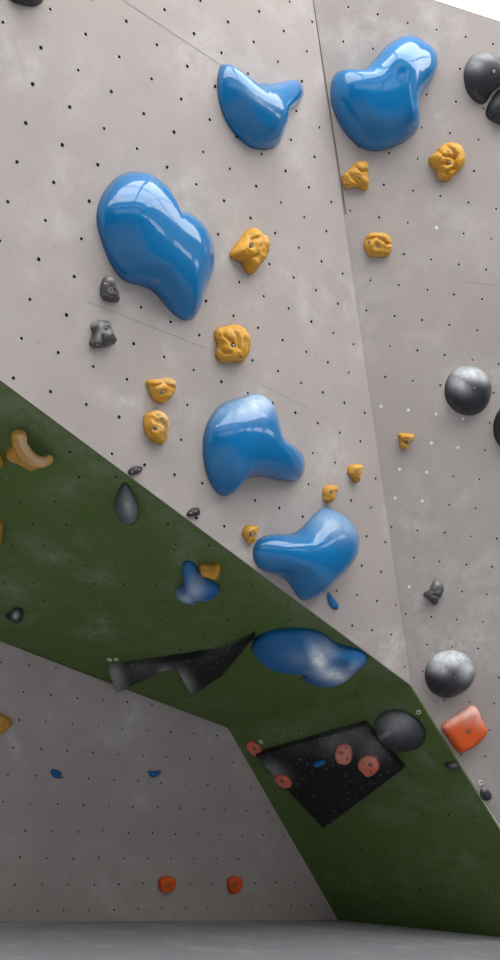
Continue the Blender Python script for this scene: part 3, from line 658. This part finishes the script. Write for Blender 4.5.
# --- angular plywood volumes
def prism(label, group, pl, top, h, grow, m, chalk=(), name='climbing_volume', cuts=14):
    """faceted volume: flat front at distance h from its panel, sides sloping out to a slightly larger base"""
    tp = pl.offset(h); T2 = np.array([tp.to2(tp.hit(*p)) for p in top]); T = tp.to3(T2, np.zeros(len(T2)))
    c = T2.mean(0)
    Bq = []
    n = len(T2)
    area = sum(T2[i - 1][0] * T2[i][1] - T2[i][0] * T2[i - 1][1] for i in range(n)); sg = 1 if area > 0 else -1
    def outw(a, b): t = unit(b - a); return np.array([t[1], -t[0]]) * sg
    for i in range(n):
        n1 = outw(T2[i - 1], T2[i]); n2 = outw(T2[i], T2[(i + 1) % n]); g1 = grow[i - 1]; g2 = grow[i]
        # offset the two neighbouring edges and meet them
        Mx = np.array([n1, n2]); 
        if abs(np.linalg.det(Mx)) < .2: Bq.append(T2[i] + (n1 + n2) / 2 * (g1 + g2) / 2)
        else: Bq.append(T2[i] + np.linalg.solve(Mx, np.array([g1, g2])))
    Bs = pl.to3(np.array(Bq) , np.full(n, -.002)); 
    bm = bmesh.new()
    org = W(pl.to3(c[None], np.zeros(1))[0])
    tv = [bm.verts.new(W(p) - org) for p in T]; bv = [bm.verts.new(W(p) - org) for p in Bs]
    bm.faces.new(tv); bm.faces.new(bv[::-1])
    for i in range(n): bm.faces.new((tv[i], bv[i], bv[(i + 1) % n], tv[(i + 1) % n]))
    bmesh.ops.recalc_face_normals(bm, faces=bm.faces)
    bmesh.ops.bevel(bm, geom=[e for e in bm.edges if any(v in tv for v in e.verts)], offset=.006, segments=2, profile=.5, affect='EDGES', clamp_overlap=True)
    lo = np.min([v.co for v in bm.verts], 0); hi = np.max([v.co for v in bm.verts], 0)
    for ax in range(3):
        k = lo[ax] + .02
        while k < hi[ax]:
            co = Vector((0, 0, 0)); co[ax] = k; no = Vector((0, 0, 0)); no[ax] = 1
            bmesh.ops.bisect_plane(bm, geom=bm.verts[:] + bm.edges[:] + bm.faces[:], plane_co=co, plane_no=no); k += .03
    bmesh.ops.triangulate(bm, faces=bm.faces)
    me = bpy.data.meshes.new(name); bm.to_mesh(me); bm.free(); me.materials.append(m)
    o = bpy.data.objects.new(name, me); COL.objects.link(o); o.location = org
    Vw = np.array([v.co for v in me.vertices]) + org; Xs = (Vw - np.array([0, 0, CAMH])) @ M
    a = me.attributes.new('chalk', 'FLOAT', 'POINT'); a.data.foreach_set('value', strokes_field(chalk, proj(Xs)).astype(np.float32) if chalk else np.zeros(len(Vw), np.float32))
    tag(o, label, 'climbing volume', group); return o
def px_(off, sc, pts): return [(off[0] + x / sc, off[1] + y / sc) for x, y in pts]
prism('black square plywood plate with coral holds on the green slope', 'black plywood volumes', E_,
      px_((240,700), 2.941, [(45,166),(365,76),(477,205),(244,379)]), PLATE_H, [.0, .0, .02, .02], M_PLY,
      chalk=[(338,742,14,10,0,.35),(356,735,10,8,0,.3),(275,772,10,6,30,.5),(372,748,10,10,0,.35),(300,745,14,8,0,.1)])
prism('black angular plywood volume shaped like a check mark under the green overhang', 'black plywood volumes', D,
      px_((95,620), 2.941, [(38,150),(340,106),(350,108),(470,56),(468,52),(372,168),(355,176),(285,226),(240,146),(205,150),(63,216)]), .05, [0]*11, M_PLY,
      chalk=[(116,678,6,16,-12,.75),(185,682,5,10,-28,.7),(165,671,6,4,0,.6),(230,640,16,4,-35,.35),(142,668,14,8,0,.2)])  # chalk on the left end, plus light painted onto the end and notch faces

# --- curved jug
def jug():
    root = bpy.data.objects.new('climbing_hold', None); COL.objects.link(root); root.empty_display_size = .05
    sc = 7.385; tx = lambda p: (p[0] / sc, 420 + p[1] / sc)
    org = D.hit(*tx((150, 220))); root.location = W(org)
    path = [(136,88,44,.05),(140,130,58,.055),(150,185,52,.065),(185,245,54,.07),(240,295,50,.07),(300,312,42,.065),(350,298,36,.055),(380,268,24,.045)]
    P = []; Rr = []
    pts = np.array([D.offset(h).hit(*tx((x, y))) for x, y, r, h in path]); rad = np.array([r / sc * pts[i][2] / F for i, (x, y, r, h) in enumerate(path)])
    t = np.linspace(0, len(path) - 1, 40)
    def cr(A_, t):
        i = np.clip(t.astype(int), 0, len(A_) - 2); f = (t - i)
        g = lambda k: A_[np.clip(i + k, 0, len(A_) - 1)]
        f = f[:, None] if A_.ndim > 1 else f
        return .5 * (2 * g(0) + (g(1) - g(-1)) * f + (2 * g(-1) - 5 * g(0) + 4 * g(1) - g(2)) * f * f + (3 * g(0) - g(-1) - 3 * g(1) + g(2)) * f ** 3)
    c = cr(pts, t); r = cr(rad, t)
    r[0] *= .3; r[1] *= .75; r[-1] *= .35; r[-2] *= .8
    vs, fs = [], []; S = 48
    for k in range(len(c)):
        tg = unit(c[min(k + 1, len(c) - 1)] - c[max(k - 1, 0)]); u = unit(D.n - tg * (D.n @ tg)); w = np.cross(tg, u)
        for s in range(S):
            a = 2 * math.pi * s / S; av = math.atan2(-(c[k] @ w), -(c[k] @ u)); da = (a - av - .25 + math.pi) % (2 * math.pi) - math.pi; q = 1 - .30 * math.exp(-(da / .12) ** 2) * math.sin(math.pi * k / (len(c) - 1)) ** .5   # finger groove
            vs.append(c[k] + (u * math.cos(a) * 1.1 + w * math.sin(a)) * r[k] * q)
    for k in range(len(c) - 1):
        for s in range(S): fs.append((k * S + s, k * S + (s + 1) % S, (k + 1) * S + (s + 1) % S, (k + 1) * S + s))
    fs.append(tuple(range(S))[::-1]); fs.append(tuple((len(c) - 1) * S + s for s in range(S)))
    px = proj(np.array(vs))
    ch = strokes_field([(*tx((190,200)), 5, 9, -25, .8), (*tx((280,300)), 9, 4, 10, .8)], px)
    o = mesh_obj('horn', W(np.array(vs)), fs, M_JUG, root, W(org), None, True, ch); fix_normals(o, None)
    o['label'] = 'curved chalk paled horn'
    b = make_hold('base', None, None, D, [(45,255),(52,205),(75,185),(110,170),(160,200),(230,280),(320,330),(300,355),(260,365),(200,358),(130,325),(70,292)], (0,420), sc, .05, M_JUG, 'base', n_ang=48, n_ring=12, iters=4, center=(160,270))
    mw = b.location.copy(); b.parent = root; b.location = mw - root.location
    for k in ('label', 'category', 'group'): 
        if k in b: del b[k]
    tag(root, 'curved ochre horn shaped jug hold at left of the green overhang', 'climbing hold', GY)
jug()

# --- metal rings left in bolt holes
def ring(pl, px, label):
    rot = Vector(Wd(pl.n)).to_track_quat('Z', 'Y').to_matrix(); org = W(pl.hit(*px)); vs, fs = [], []; S = 24; T = 8
    for i in range(S):
        a = 2 * math.pi * i / S
        for j in range(T):
            b = 2 * math.pi * j / T; r = .013 + .0042 * math.cos(b); vs.append(tuple(rot @ Vector((r * math.cos(a), r * math.sin(a), .003 + .0042 * math.sin(b)))))
    for i in range(S):
        for j in range(T): fs.append((i * T + j, ((i + 1) % S) * T + j, ((i + 1) % S) * T + (j + 1) % T, i * T + (j + 1) % T))
    o = mesh_obj('washer', np.array(vs) + org, fs, M_NUT, None, org, None, True); tag(o, label, 'washer', 'metal washers left on the wall')
    fix_normals(o, None)
ring(E_, (418.5, 712), 'metal washer on the green slope right of the egg shaped black dome')
ring(B, (480.3, 782.5), 'metal washer on the grey wall above the hook shaped black foothold')
ring(E_, (261, 741.5), 'metal washer beside the coral hold at the corner of the black plate')
ring(D, (109.6, 659.4), 'left of two small metal washers above the check mark volume')
ring(D, (116.4, 659.2), 'right of two small metal washers above the check mark volume')

# ------------------------------------------------------------------ camera and look
cam = bpy.data.cameras.new('camera'); co_ = bpy.data.objects.new('camera', cam); COL.objects.link(co_)
Rm = np.stack([Wd([1, 0, 0]), Wd([0, -1, 0]), Wd([0, 0, -1])], 1)
co_.matrix_world = Matrix([[*Rm[i], (0, 0, CAMH)[i]] for i in range(3)] + [[0, 0, 0, 1]])
cam.sensor_fit = 'VERTICAL'; cam.sensor_height = 36.; cam.sensor_width = 36.; cam.lens = F * 36. / 960.
cam.shift_x = (250 - CX) / 960.; cam.shift_y = (CY - 480) / 960.
cam.clip_start = .05; cam.clip_end = 100
SC.camera = co_
w = bpy.data.worlds.new('world'); SC.world = w; w.use_nodes = True
w.node_tree.nodes['Background'].inputs[0].default_value = (.9, .95, 1, 1); w.node_tree.nodes['Background'].inputs[1].default_value = .6
vs_ = SC.view_settings; vs_.view_transform = 'Standard'; vs_.look = 'None'; vs_.gamma = 1.; vs_.exposure = -.38; vs_.use_curve_mapping = False
